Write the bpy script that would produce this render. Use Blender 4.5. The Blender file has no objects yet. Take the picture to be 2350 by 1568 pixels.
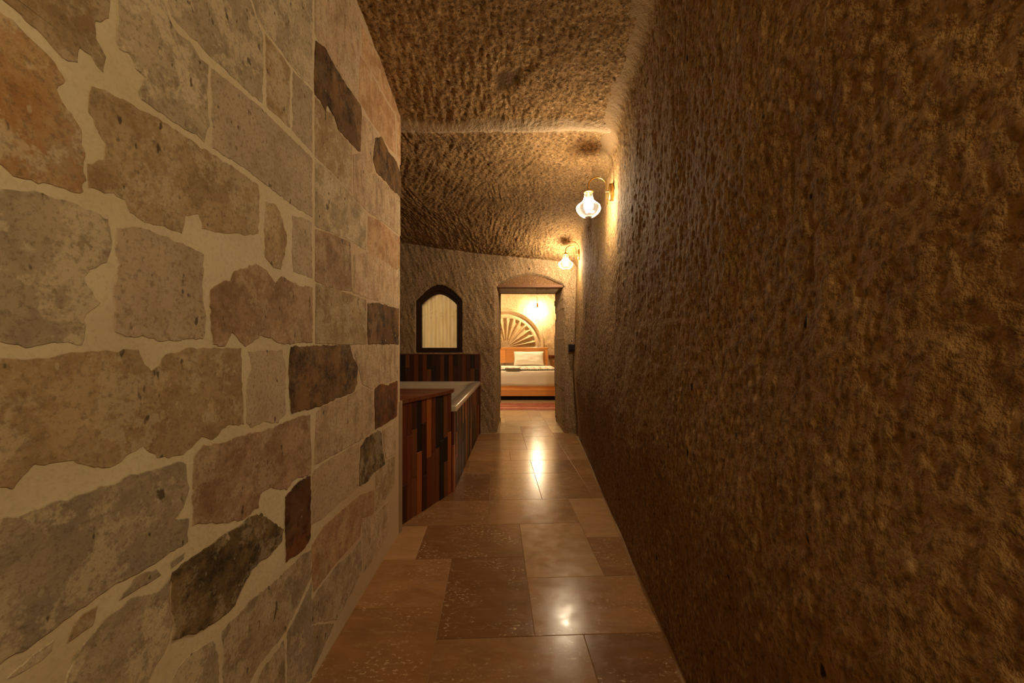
import bpy, math, random
import numpy as np
from mathutils import Vector

# ------------------------------------------------------------------ camera, world, exposure
F, CX, CY, H = 914.0, 1175.0, 784.0, 1.22          # focal length in pixels of the 2350x1568 frame, eye height
S = bpy.context.scene
COL = S.collection
cam = bpy.data.cameras.new('camera'); cam.sensor_width = 36.0; cam.lens = 36.0 * F / 2350.0
cam.clip_start = 0.02
co = bpy.data.objects.new('camera', cam); COL.objects.link(co)
co.location = (0, 0, H); co.rotation_euler = (math.pi / 2, 0, 0); S.camera = co
w = bpy.data.worlds.new('world'); S.world = w; w.use_nodes = True
w.node_tree.nodes['Background'].inputs[0].default_value = (1.0, 0.75, 0.45, 1)
w.node_tree.nodes['Background'].inputs[1].default_value = 0.0
S.view_settings.view_transform = 'Standard'; S.view_settings.look = 'None'
S.view_settings.gamma = 1.0; S.view_settings.use_curve_mapping = False
S.view_settings.exposure = 0.0
S.cycles.max_bounces = 6; S.cycles.diffuse_bounces = 3; S.cycles.glossy_bounces = 3; S.cycles.transmission_bounces = 4; S.cycles.transparent_max_bounces = 8
LAMP_COL, LAMP_BACK, LAMP_BED = (1.0, 0.82, 0.56), (1.0, 0.83, 0.50), (1.0, 0.81, 0.52)
P_SCONCE, P_BACK, P_BED = 30.0, 56.0, 80.0          # watts of the bulbs

rnd = random.Random(7)
TAB = np.random.RandomState(3).rand(8, 256, 256)

# ------------------------------------------------------------------ helpers
def sstep(a, b, x):
    t = np.clip((x - a) / (b - a), 0, 1); return t * t * (3 - 2 * t)

def vn(x, y, s=0):                                  # value noise in -1..1
    x = np.asarray(x, float); y = np.asarray(y, float)
    xi = np.floor(x).astype(int); yi = np.floor(y).astype(int)
    fx = x - xi; fy = y - yi; fx = fx * fx * (3 - 2 * fx); fy = fy * fy * (3 - 2 * fy)
    T = TAB[s % 8]; a = xi & 255; b = (xi + 1) & 255; c = yi & 255; d = (yi + 1) & 255
    return ((T[a, c] * (1 - fx) + T[b, c] * fx) * (1 - fy) + (T[a, d] * (1 - fx) + T[b, d] * fx) * fy) * 2 - 1

WL = {}                                             # world position of every object made
def wl(o): return WL.get(o.name, Vector((0, 0, 0)))

def tag(o, label=None, cat=None, group=None, kind=None):
    if label: o['label'] = label
    if cat: o['category'] = cat
    if group: o['group'] = group
    if kind: o['kind'] = kind
    return o

def link(name, data, loc, parent=None):
    o = bpy.data.objects.new(name, data); COL.objects.link(o)
    loc = Vector(loc); WL[o.name] = loc.copy()
    if parent is not None:
        o.parent = parent; o.location = loc - wl(parent)
    else:
        o.location = loc
    return o

def empty(name, loc, label, cat, group=None):
    o = link(name, None, loc); o.empty_display_size = 0.1
    return tag(o, label, cat, group)

def obj(name, V, Fc, mat, parent=None, smooth=False, origin=None):
    V = np.asarray(V, float)
    c = (V.min(0) + V.max(0)) / 2 if origin is None else np.asarray(origin, float)
    if origin is None: c[2] = V[:, 2].min()
    me = bpy.data.meshes.new(name)
    me.from_pydata((V - c).tolist(), [], Fc)
    me.materials.append(mat)
    if smooth: me.polygons.foreach_set('use_smooth', [True] * len(me.polygons))
    me.update()
    return link(name, me, c, parent)

def grid(name, P, mat, parent=None, mask=None, smooth=True, attr=None):   # P: n x m x 3
    n, m = P.shape[:2]
    idx = np.arange(n * m).reshape(n, m)
    q = np.stack([idx[:-1, :-1], idx[1:, :-1], idx[1:, 1:], idx[:-1, 1:]], -1).reshape(-1, 4)
    if mask is not None: q = q[mask.reshape(-1)]
    V = P.reshape(-1, 3); c = (V.min(0) + V.max(0)) / 2; c[2] = V[:, 2].min()
    me = bpy.data.meshes.new(name)
    me.vertices.add(len(V)); me.vertices.foreach_set('co', (V - c).astype(np.float32).ravel())
    me.loops.add(q.size); me.loops.foreach_set('vertex_index', q.astype(np.int32).ravel())
    me.polygons.add(len(q)); me.polygons.foreach_set('loop_start', np.arange(0, q.size, 4, dtype=np.int32))
    me.update(calc_edges=True); me.validate()
    me.polygons.foreach_set('use_smooth', [smooth] * len(me.polygons))
    me.materials.append(mat)
    for k, v in (attr or {}).items():
        me.attributes.new(k, 'FLOAT', 'POINT').data.foreach_set('value', np.asarray(v, np.float32).ravel())
    return link(name, me, c, parent)

def boxm(x0, x1, y0, y1, z0, z1, b=0.0):            # box with chamfered edges
    if b <= 0:
        V = [(x, y, z) for z in (z0, z1) for y in (y0, y1) for x in (x0, x1)]
        return V, [(0, 2, 3, 1), (4, 5, 7, 6), (0, 1, 5, 4), (2, 6, 7, 3), (0, 4, 6, 2), (1, 3, 7, 5)]
    import bmesh
    bm = bmesh.new(); bmesh.ops.create_cube(bm, size=1)
    for v in bm.verts:
        v.co = ((x0 + x1) / 2 + v.co.x * (x1 - x0), (y0 + y1) / 2 + v.co.y * (y1 - y0), (z0 + z1) / 2 + v.co.z * (z1 - z0))
    bmesh.ops.bevel(bm, geom=bm.edges[:], offset=b, segments=1, affect='EDGES')
    bm.verts.index_update()
    V = [tuple(v.co) for v in bm.verts]; Fc = [tuple(v.index for v in f.verts) for f in bm.faces]; bm.free()
    return V, Fc

def merge(*ms):
    V, Fc = [], []
    for v, f in ms:
        k = len(V); V += [tuple(p) for p in v]; Fc += [tuple(i + k for i in q) for q in f]
    return V, Fc

def lathe(prof, cx=0, cy=0, n=24, lobes=0, amp=0.0, axis='z'):
    V, Fc = [], []
    for r, z in prof:
        for k in range(n):
            t = 2 * math.pi * k / n; rr = r * (1 + amp * math.cos(lobes * t) * min(1, r / 0.06)) if lobes else r
            if axis == 'z': V.append((cx + rr * math.cos(t), cy + rr * math.sin(t), z))
            else: V.append((z, cx + rr * math.cos(t), cy + rr * math.sin(t)))
    for i in range(len(prof) - 1):
        for k in range(n):
            a = i * n + k; b = i * n + (k + 1) % n
            Fc.append((a, b, b + n, a + n))
    Fc.append(tuple(range(n))); Fc.append(tuple(range((len(prof) - 1) * n, len(prof) * n)))
    return V, Fc

def tube(pts, r, n=10):
    pts = [Vector(p) for p in pts]; V, Fc = [], []; up = None
    for i, p in enumerate(pts):
        d = (pts[min(i + 1, len(pts) - 1)] - pts[max(i - 1, 0)]).normalized()
        if up is None:
            up = Vector((0, 1, 0)) if abs(d.y) < .9 else Vector((1, 0, 0))
        s = d.cross(up).normalized(); up = s.cross(d).normalized()
        for k in range(n):
            t = 2 * math.pi * k / n; V.append(tuple(p + s * (r * math.cos(t)) + up * (r * math.sin(t))))
    for i in range(len(pts) - 1):
        for k in range(n):
            a = i * n + k; b = i * n + (k + 1) % n; Fc.append((a, b, b + n, a + n))
    Fc.append(tuple(range(n))); Fc.append(tuple(range((len(pts) - 1) * n, len(pts) * n)))
    return V, Fc

def prism(poly, z0, z1):                             # poly of (x, y), extruded in z
    n = len(poly)
    V = [(x, y, z0) for x, y in poly] + [(x, y, z1) for x, y in poly]
    Fc = [tuple(range(n - 1, -1, -1)), tuple(range(n, 2 * n))] + [(i, (i + 1) % n, n + (i + 1) % n, n + i) for i in range(n)]
    return V, Fc

# ------------------------------------------------------------------ materials
class NT:
    def __init__(s, name):
        s.m = bpy.data.materials.new(name); s.m.use_nodes = True; s.t = s.m.node_tree
        s.b = s.t.nodes['Principled BSDF']; s.o = s.t.nodes['Material Output']
        s.pos = s.n('ShaderNodeNewGeometry').outputs['Position']
    def n(s, ty, **k):
        x = s.t.nodes.new(ty)
        for a, v in k.items(): setattr(x, a, v)
        return x
    def set(s, sock, v):
        if hasattr(v, 'is_linked'): s.t.links.new(v, sock)
        else: sock.default_value = (tuple(v) + (1,)) if isinstance(v, tuple) and len(v) == 3 and sock.type == 'RGBA' else v
    def vec(s, sc=(1, 1, 1), rot=(0, 0, 0), src=None):
        m = s.n('ShaderNodeMapping'); s.set(m.inputs[0], src or s.pos)
        m.inputs['Rotation'].default_value = rot; m.inputs['Scale'].default_value = sc; return m.outputs[0]
    def noise(s, scale, detail=4, v=None, rough=.55, dist=0):
        x = s.n('ShaderNodeTexNoise'); s.set(x.inputs['Vector'], v or s.pos)
        x.inputs['Scale'].default_value = scale; x.inputs['Detail'].default_value = detail
        x.inputs['Roughness'].default_value = rough; x.inputs['Distortion'].default_value = dist; return x.outputs[0]
    def vor(s, scale, v=None, out='Distance', rand=1):
        x = s.n('ShaderNodeTexVoronoi'); s.set(x.inputs['Vector'], v or s.pos)
        x.inputs['Scale'].default_value = scale; x.inputs['Randomness'].default_value = rand; return x.outputs[out]
    def rng(s, f, a, b, c=0.0, d=1.0):
        x = s.n('ShaderNodeMapRange'); s.set(x.inputs[0], f)
        for i, v in zip((1, 2, 3, 4), (a, b, c, d)): x.inputs[i].default_value = v
        return x.outputs[0]
    def math(s, op, a, b=0.0):
        x = s.n('ShaderNodeMath', operation=op); s.set(x.inputs[0], a); s.set(x.inputs[1], b); return x.outputs[0]
    def mix(s, f, a, b, bl='MIX'):
        x = s.n('ShaderNodeMix', data_type='RGBA', blend_type=bl)
        s.set(x.inputs[0], f); s.set(x.inputs[6], a); s.set(x.inputs[7], b); return x.outputs[2]
    def rand(s): return s.n('ShaderNodeObjectInfo').outputs['Random']
    def bump(s, h, dist=.003, st=1.0, nrm=None):
        x = s.n('ShaderNodeBump'); x.inputs['Strength'].default_value = st; x.inputs['Distance'].default_value = dist
        s.set(x.inputs['Height'], h)
        if nrm: s.set(x.inputs['Normal'], nrm)
        return x.outputs[0]
    def fin(s, col, rough=.8, nrm=None, spec=.3, **k):
        s.set(s.b.inputs['Base Color'], col); s.set(s.b.inputs['Roughness'], rough)
        s.b.inputs['Specular IOR Level'].default_value = spec
        if nrm: s.set(s.b.inputs['Normal'], nrm)
        for a, v in k.items(): s.set(s.b.inputs[a.replace('_', ' ')], v)
        return s.m

def tuff(name, a, b, dark, light, stroke, rot, stamp=.0035, gf=70, pale=None):
    t = NT(name)
    c = t.mix(t.rng(t.noise(3.0, 4), .38, .62), a, b)
    g = t.noise(gf, 3, rough=.65); c = t.mix(t.rng(g, .46, .66, 0, .8), c, dark)
    st = t.noise(1.0, 2, t.vec(stroke, rot), .6)
    c = t.mix(t.rng(st, .5, .7, 0, .45), c, dark)
    cl = t.vor(24, t.vec((1, 1, .7)))
    c = t.mix(t.rng(cl, .12, .24, .8, 0), c, light)
    pit = t.noise(1, 1, t.vec((30, 30, 19)))
    c = t.mix(t.rng(pit, .745, .785, 0, .95), c, (.02, .014, .009))
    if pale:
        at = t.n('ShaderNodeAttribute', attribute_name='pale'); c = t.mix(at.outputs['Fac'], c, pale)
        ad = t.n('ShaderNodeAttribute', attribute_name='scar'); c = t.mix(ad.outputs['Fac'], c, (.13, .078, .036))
    hgt = t.math('ADD', g, t.math('MULTIPLY', st, .45))
    return t.fin(c, .92, t.bump(hgt, stamp * 2, .9), .12)

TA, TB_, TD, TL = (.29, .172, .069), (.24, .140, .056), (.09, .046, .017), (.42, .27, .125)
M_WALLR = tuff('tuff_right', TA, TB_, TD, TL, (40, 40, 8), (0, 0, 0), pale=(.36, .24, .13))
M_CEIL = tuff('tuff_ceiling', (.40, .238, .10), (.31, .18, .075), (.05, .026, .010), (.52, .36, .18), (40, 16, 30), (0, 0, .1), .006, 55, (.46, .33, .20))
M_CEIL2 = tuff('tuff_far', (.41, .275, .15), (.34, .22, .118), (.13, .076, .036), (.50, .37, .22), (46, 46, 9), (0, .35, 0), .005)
M_BEDW = tuff('tuff_bedroom', (.60, .43, .23), (.54, .37, .19), (.34, .21, .1), (.66, .5, .3), (30, 30, 12), (0, .3, 0))

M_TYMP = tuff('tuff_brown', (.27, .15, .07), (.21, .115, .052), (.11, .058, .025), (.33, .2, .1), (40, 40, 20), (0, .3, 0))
def stone(name, a, b, spot, smear=.35, pits=1.0, bumpd=.003, streak=0.0):
    t = NT(name)
    r = t.rand()
    off = t.n('ShaderNodeVectorMath', operation='ADD'); t.set(off.inputs[0], t.pos)
    sc = t.n('ShaderNodeCombineXYZ'); t.set(sc.inputs[0], t.math('MULTIPLY', r, 37.0)); t.set(sc.inputs[2], t.math('MULTIPLY', r, 11.0))
    t.set(off.inputs[1], sc.outputs[0]); P = off.outputs[0]
    c = t.mix(t.rng(t.noise(5, 2, P), .42, .58), a, b)
    n2 = t.noise(11, 5, P, .75); c = t.mix(t.rng(n2, .45, .62, 0, .9), c, spot)
    n3 = t.noise(8, 5, t.vec((1, 1, 1), (0, 0, 1), P), .78)
    c = t.mix(t.rng(n3, .51, .57, 0, smear), c, (.70, .58, .37))
    fine = t.noise(95, 3, P, .75); c = t.mix(t.rng(fine, .5, .68, 0, .5), c, (.14, .10, .055))
    pn = t.noise(1, 2, t.vec((34, 40, 22), src=P), .6)
    c = t.mix(t.rng(pn, .67, .72, 0, pits * .85), c, (.085, .058, .032))
    if streak: c = t.mix(t.rng(t.noise(1, 3, t.vec((26, 26, 4), src=P), .7), .52, .68, 0, streak), c, (.26, .17, .09))
    ln = t.noise(1, 1, t.vec((50, 50, 34), (0, 0, .6), P)); c = t.mix(t.rng(ln, .74, .78, 0, .6), c, (.62, .52, .33))
    hsv = t.n('ShaderNodeHueSaturation'); t.set(hsv.inputs['Color'], c); t.set(hsv.inputs['Value'], t.rng(r, 0, 1, .86, 1.12))
    hgt = t.math('ADD', n2, t.math('MULTIPLY', fine, .5))
    return t.fin(hsv.outputs[0], .85, t.bump(hgt, bumpd, .7), .2)

ST = {
 'grey': stone('stone_grey', (.56, .45, .285), (.47, .375, .24), (.37, .295, .19), .85),
 'plain': stone('stone_plain', (.60, .46, .305), (.55, .42, .275), (.47, .35, .22), .15),
 'tan': stone('stone_tan', (.54, .39, .21), (.44, .315, .17), (.34, .215, .10), .45),
 'rust': stone('stone_rust', (.54, .36, .165), (.45, .32, .165), (.42, .20, .065), .6),
 'brown': stone('stone_brown', (.48, .315, .185), (.39, .25, .14), (.26, .15, .072), .3),
 'beige': stone('stone_beige', (.70, .515, .325), (.62, .445, .27), (.42, .285, .16), .4, 1.0, .003, .5),
 'pale': stone('stone_pale', (.68, .495, .31), (.63, .455, .28), (.58, .41, .24), .1, .2),
 'pink': stone('stone_pink', (.64, .40, .215), (.54, .335, .175), (.40, .21, .095), .3, .4, .003, .3),
 'dark': stone('stone_dark', (.26, .135, .045), (.17, .085, .028), (.026, .014, .008), .08, .7, .005),
 'red': stone('stone_red', (.25, .088, .022), (.15, .056, .017), (.05, .02, .009), .05, .5, .004),
 'olive': stone('stone_olive', (.27, .18, .075), (.17, .11, .045), (.04, .028, .016), .30, .7, .005),
 'green': stone('stone_green', (.54, .415, .25), (.46, .35, .205), (.30, .23, .14), .6, 1.0, .003, .3),
}
def mortar_mat():
    t = NT('lime_mortar')
    c = t.mix(t.rng(t.noise(5, 5), .35, .65), (.80, .69, .45), (.70, .58, .36))
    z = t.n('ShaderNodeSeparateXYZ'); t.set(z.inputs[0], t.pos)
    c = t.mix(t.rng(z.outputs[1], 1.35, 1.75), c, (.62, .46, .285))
    c = t.mix(t.rng(t.noise(120, 3), .5, .75, 0, .3), c, (.44, .33, .2))
    return t.fin(c, .92, t.bump(t.noise(60, 4), .002, .6), .15)
M_MORTAR = mortar_mat()

def trav(name, lo, hi, speck, sp_amt):
    t = NT(name); r = t.rand()
    off = t.n('ShaderNodeVectorMath', operation='ADD'); t.set(off.inputs[0], t.pos)
    sc = t.n('ShaderNodeCombineXYZ'); t.set(sc.inputs[0], t.math('MULTIPLY', r, 53.0)); t.set(sc.inputs[1], t.math('MULTIPLY', r, 29.0))
    t.set(off.inputs[1], sc.outputs[0]); P = off.outputs[0]
    c = t.mix(r, lo, hi)
    c = t.mix(t.rng(t.noise(3.5, 5, t.vec((1, 2.2, 1), src=P), .6, 1.2), .35, .7, 0, .55), c, tuple(x * .62 for x in lo))
    c = t.mix(t.rng(t.noise(9, 6, t.vec((1, 3, 1), src=P), .7), .55, .75, 0, .4), c, (.50, .34, .20))
    patch = t.rng(t.noise(4.5, 3, P), .45, .62)
    sp = t.noise(1, 2, t.vec((45, 75, 45), src=P), .65)
    sf = t.math('MULTIPLY', t.math('MULTIPLY', t.rng(sp, .58, .66), patch), sp_amt)
    c = t.mix(sf, c, speck)
    hsv = t.n('ShaderNodeHueSaturation'); t.set(hsv.inputs['Color'], c); t.set(hsv.inputs['Value'], t.rng(t.math('FRACT', t.math('MULTIPLY', r, 7.3)), 0, 1, .85, 1.15))
    rg = t.rng(t.noise(14, 4, P), .3, .7, .15, .27)
    return t.fin(hsv.outputs[0], rg, t.bump(t.math('ADD', t.noise(7, 2, P), t.math('MULTIPLY', sf, -.15)), .002, .25), .38)
M_TRAV = trav('travertine', (.30, .145, .055), (.385, .20, .083), (.62, .45, .26), .7)
M_TRAVB = trav('travertine_pale', (.56, .41, .23), (.60, .44, .25), (.66, .5, .3), .2)
M_TRAVS = trav('travertine_speckled', (.225, .104, .036), (.24, .112, .041), (.64, .47, .28), 1.0)
M_TRAVL = trav('travertine_light', (.42, .235, .105), (.46, .265, .12), (.58, .44, .28), .25)

def flat(name, col, rough=.5, **k):
    t = NT(name); n = t.noise(30, 4)
    c = t.mix(t.rng(n, .3, .7, 0, .25), col, tuple(x * .7 for x in col))
    return t.fin(c, rough, t.bump(t.noise(90, 3), .001, .2), **k)
M_GROUT = flat('grout', (.40, .25, .13), .9)

def wood(name, a, b, rough=.5, ax=(60, 60, 4)):
    t = NT(name); r = t.rand()
    off = t.n('ShaderNodeVectorMath', operation='ADD'); t.set(off.inputs[0], t.pos)
    sc = t.n('ShaderNodeCombineXYZ'); t.set(sc.inputs[0], t.math('MULTIPLY', r, 41.0)); t.set(sc.inputs[2], t.math('MULTIPLY', r, 17.0))
    t.set(off.inputs[1], sc.outputs[0])
    g = t.noise(1.0, 5, t.vec(ax, src=off.outputs[0]), .6, .6)
    c = t.mix(t.rng(g, .3, .7), a, b)
    hsv = t.n('ShaderNodeHueSaturation'); t.set(hsv.inputs['Color'], c); t.set(hsv.inputs['Value'], t.rng(r, 0, 1, .8, 1.2))
    return t.fin(hsv.outputs[0], rough, t.bump(g, .0008, .5), .25)
WOODS = [wood('slat_black', (.014, .009, .006), (.03, .017, .01)), wood('slat_dark', (.07, .022, .009), (.035, .012, .006)),
         wood('slat_redbrown', (.17, .04, .011), (.10, .024, .008)), wood('slat_brown', (.19, .062, .018), (.11, .036, .012)),
         wood('slat_orange', (.40, .115, .022), (.30, .08, .016))]
M_FRAME = wood('window_wood', (.045, .018, .008), (.03, .012, .006), .4)
M_PINEX = wood('pine_cross', (.80, .38, .12), (.70, .30, .085), .35, (3, 60, 60))
M_LINTEL = wood('lintel_wood', (.20, .10, .05), (.14, .07, .035), .7, (4, 60, 60))
M_TUB = flat('acrylic', (.52, .43, .32), .18, spec=.5)
M_BRASS = flat('brass', (.50, .32, .10), .35, Metallic=1.0)
M_BLACK = flat('black_plastic', (.012, .009, .009), .3)
M_DKRED = flat('dark_red_plastic', (.12, .02, .015), .35)
M_VOID = flat('dark_plinth', (.01, .008, .006), .8)
M_LINEN = flat('white_linen', (.80, .74, .62), .85)
M_GREYC = flat('grey_cloth', (.25, .21, .15), .9)
M_FRINGE = flat('dark_fringe', (.10, .075, .05), .9)
M_PLAST = flat('plain_plaster', (.40, .27, .15), .9)
M_FLOW = flat('dried_flower', (.42, .13, .07), .9)

def glass_mat():
    t = NT('lamp_glass'); t.t.nodes.remove(t.b)
    tr = t.n('ShaderNodeBsdfTransparent'); tr.inputs[0].default_value = (1, .98, .95, 1)
    gl = t.n('ShaderNodeBsdfGlossy'); gl.inputs['Roughness'].default_value = .08
    tl = t.n('ShaderNodeBsdfTranslucent'); tl.inputs[0].default_value = (1, .97, .92, 1)
    lw = t.n('ShaderNodeLayerWeight'); lw.inputs[0].default_value = .35
    m1 = t.n('ShaderNodeMixShader'); t.t.links.new(t.rng(lw.outputs['Facing'], .3, 1, .01, .35), m1.inputs[0])
    m2 = t.n('ShaderNodeMixShader'); t.t.links.new(t.rng(lw.outputs['Facing'], .2, 1, .006, .06), m2.inputs[0])
    t.t.links.new(tr.outputs[0], m1.inputs[1]); t.t.links.new(gl.outputs[0], m1.inputs[2])
    t.t.links.new(m1.outputs[0], m2.inputs[1]); t.t.links.new(tl.outputs[0], m2.inputs[2])
    t.t.links.new(m2.outputs[0], t.o.inputs[0]); return t.m
M_GLASS = glass_mat()
def pane_mat():
    t = NT('window_glass'); t.t.nodes.remove(t.b)
    tr = t.n('ShaderNodeBsdfTransparent'); tr.inputs[0].default_value = (.95, .95, .92, 1)
    gl = t.n('ShaderNodeBsdfGlossy'); gl.inputs['Roughness'].default_value = .02
    fr = t.n('ShaderNodeFresnel'); fr.inputs[0].default_value = 1.45
    m1 = t.n('ShaderNodeMixShader'); t.t.links.new(fr.outputs[0], m1.inputs[0])
    t.t.links.new(tr.outputs[0], m1.inputs[1]); t.t.links.new(gl.outputs[0], m1.inputs[2])
    t.t.links.new(m1.outputs[0], t.o.inputs[0]); return t.m
M_PANE = pane_mat()
def curtain_mat():
    t = NT('curtain_cloth'); t.t.nodes.remove(t.b)
    c = t.mix(t.rng(t.noise(14, 4, t.vec((1, 1, .25))), .35, .65), (.92, .78, .52), (.80, .63, .37))
    z = t.n('ShaderNodeSeparateXYZ'); t.set(z.inputs[0], t.pos)
    band = t.math('MULTIPLY', t.rng(z.outputs[2], 1.53, 1.545), t.rng(z.outputs[2], 1.675, 1.66))
    pat = t.rng(t.vor(22), .2, .3, 1, 0)
    c = t.mix(t.math('MULTIPLY', t.math('MULTIPLY', band, pat), .45), c, (.50, .38, .20))
    d = t.n('ShaderNodeBsdfDiffuse'); t.set(d.inputs[0], c)
    tl = t.n('ShaderNodeBsdfTranslucent'); t.set(tl.inputs[0], c)
    m = t.n('ShaderNodeMixShader'); m.inputs[0].default_value = .72
    t.t.links.new(d.outputs[0], m.inputs[1]); t.t.links.new(tl.outputs[0], m.inputs[2]); t.t.links.new(m.outputs[0], t.o.inputs[0])
    return t.m
M_CURT = curtain_mat()
def bulb_mat(name, power, area, lc=LAMP_COL):
    t = NT(name); t.t.nodes.remove(t.b)
    e = t.n('ShaderNodeEmission'); e.inputs[0].default_value = lc + (1,)
    e.inputs[1].default_value = power / (math.pi * area)
    t.t.links.new(e.outputs[0], t.o.inputs[0]); return t.m
BULB_AREA = 4 * math.pi * .036 ** 2
M_BULB = bulb_mat('bulb_corridor', P_SCONCE, BULB_AREA)
M_BULBB = bulb_mat('bulb_behind', P_BACK, BULB_AREA, LAMP_BACK)
M_BULBR = bulb_mat('bulb_bedroom', P_BED, BULB_AREA, LAMP_BED)
def rug_mat():
    t = NT('kilim'); s = t.n('ShaderNodeSeparateXYZ'); t.set(s.inputs[0], t.pos)
    wv = t.math('FRACT', t.math('MULTIPLY', s.outputs[1], 4.0))
    c = t.mix(t.rng(t.noise(4, 3, t.vec((1, 3, 1))), .4, .6), (.40, .12, .08), (.52, .24, .16))
    c = t.mix(t.rng(wv, .5, .56, 0, .6), c, (.22, .07, .05))
    c = t.mix(t.rng(t.noise(9, 2, t.vec((1, 2, 1))), .6, .66, 0, .6), c, (.5, .33, .18))
    return t.fin(c, .95, t.bump(t.noise(200, 2), .002, .5), .1)
M_RUG = rug_mat()

# ------------------------------------------------------------------ shape of the cave
def ceil_z(X, Y):                                    # smooth ceiling height
    X = np.asarray(X, float); Y = np.asarray(Y, float)
    near = 2.67 + np.clip(2.6 - Y, 0, 1.6) * .19 - (X + .7) * .03
    far = 2.645 - .03 * (Y - 2.62) - (X + .7) * .02
    drop = np.interp(X, [-1.5, -.43, .78], [.06, .17, .25])
    far = far - drop * sstep(4.35, 5.4, Y) + .03 * np.sin((Y - 2.6) * 2.3) * np.cos(X * 1.8)
    k = sstep(2.575, 2.665, Y); return near * (1 - k) + far * k
def wall_x(Y, Z):                                    # smooth right wall
    Y = np.asarray(Y, float); Z = np.asarray(Z, float)
    x = .619 + .061 * (Y - 1.422)
    x = x - .045 * np.exp(-((Z - .75) / .42) ** 2) + .045 * np.exp(-(.75 / .42) ** 2)
    x = x + .022 * sstep(2.58, 2.66, Y) * (1 - sstep(3.6, 4.6, Y)) * sstep(1.2, 1.8, Z)
    return x

# right wall
ys = np.concatenate([np.arange(-2.6, .3, .03), np.arange(.3, 1.6, .0055), np.arange(1.6, 5.5, .0095)])
vs = np.linspace(0, 1, 330)
Yg, Vg = np.meshgrid(ys, vs, indexing='ij')
top = ceil_z(.62 + .06 * (Yg - 1.4), Yg) + .03
Zg = Vg * top
Xg = wall_x(Yg, Zg)
dz = np.clip((top - .03 - Zg) / .11, 0, 1)
Xg = Xg - .11 * (1 - np.sqrt(np.clip(1 - (1 - dz) ** 2, 0, 1)))
amp = sstep(0, .06, Zg)
Xg = Xg + amp * (.012 * vn(Yg * 2.1, Zg * 1.7, 1) + .006 * vn(Yg * 7, Zg * 5, 2)
     - .0035 * np.abs(vn(Yg * 26, Zg * 6.5, 3)) * (.4 + .6 * sstep(-.2, .5, vn(Yg * 3, Zg * 3, 4)))
     + .0026 * vn(Yg * 48, Zg * 38, 5) + .0020 * vn(Yg * 100, Zg * 85, 6))
corner = sstep(5.1, 5.5, Yg)
Xg = Xg - .03 * corner ** 2
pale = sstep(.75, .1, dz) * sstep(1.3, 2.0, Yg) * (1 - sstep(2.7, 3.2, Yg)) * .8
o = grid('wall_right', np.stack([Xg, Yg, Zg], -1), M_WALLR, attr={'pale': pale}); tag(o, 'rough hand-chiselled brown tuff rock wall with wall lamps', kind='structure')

# ceiling
xs = np.concatenate([np.arange(-2.55, -1.5, .02), np.arange(-1.5, 1.02, .0085)]); ys = np.concatenate([np.arange(-2.65, 1.2, .05), np.arange(1.2, 5.62, .0085)])
Xg, Yg = np.meshgrid(xs, ys, indexing='ij')
Zg = ceil_z(Xg, Yg)
nearm = Yg < 2.62
def strokes(an, fa, fl_, sd):
    ca, sa = math.cos(an), math.sin(an); wx = Xg + .012 * vn(Xg * 6, Yg * 6, 1); wy = Yg + .012 * vn(Xg * 6 + 9, Yg * 6, 2)
    return vn((wx * sa - wy * ca) * fa, (wx * ca + wy * sa) * fl_, sd)
w1 = sstep(-.25, .25, vn(Xg * 1.3 + 3, Yg * 1.3, 5)); w2 = sstep(-.1, .3, vn(Xg * 1.6, Yg * 1.6 + 5, 6))
sfar = strokes(1.72, 62, 9, 4) * w1 + strokes(2.0, 58, 8, 3) * (1 - w1); sfar = sfar * w2 + strokes(1.48, 64, 9, 1) * (1 - w2)
sfar = .72 * sfar + .40 * vn(Xg * 70, Yg * 34, 6)
snear = strokes(1.65, 64, 15, 4) * .75 + vn(Xg * 60, Yg * 50, 5) * .55
stk = np.where(nearm, snear, sfar)
sx_, sy_ = Xg + .02 + .035 * vn(Xg * 16, Yg * 16, 1), Yg - 2.26 - .6 * (Xg + .02) * -1 + .03 * vn(Xg * 14, Yg * 14, 3)
scar = np.exp(-((sx_ / .08) ** 2 + (sy_ / .06) ** 2) ** 2)
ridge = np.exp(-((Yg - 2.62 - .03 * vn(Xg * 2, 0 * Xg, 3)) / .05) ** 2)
fine = .009 * stk + .0022 * vn(Xg * 95, Yg * 80, 7)
Zg = Zg + .014 * vn(Xg * 2.3, Yg * 2.3, 3) + .005 * vn(Xg * 8, Yg * 8, 2) + fine * (1 - .85 * scar) * (1 - .7 * ridge) \
     + .014 * scar - .022 * ridge
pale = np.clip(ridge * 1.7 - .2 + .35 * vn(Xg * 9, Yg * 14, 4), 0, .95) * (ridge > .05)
o = grid('ceiling', np.stack([Xg, Yg, Zg], -1), M_CEIL, attr={'pale': pale, 'scar': np.clip(scar * 1.6 - .5, 0, .9)}); tag(o, 'hand-chiselled brown cave ceiling with pick marks', kind='structure')

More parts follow.
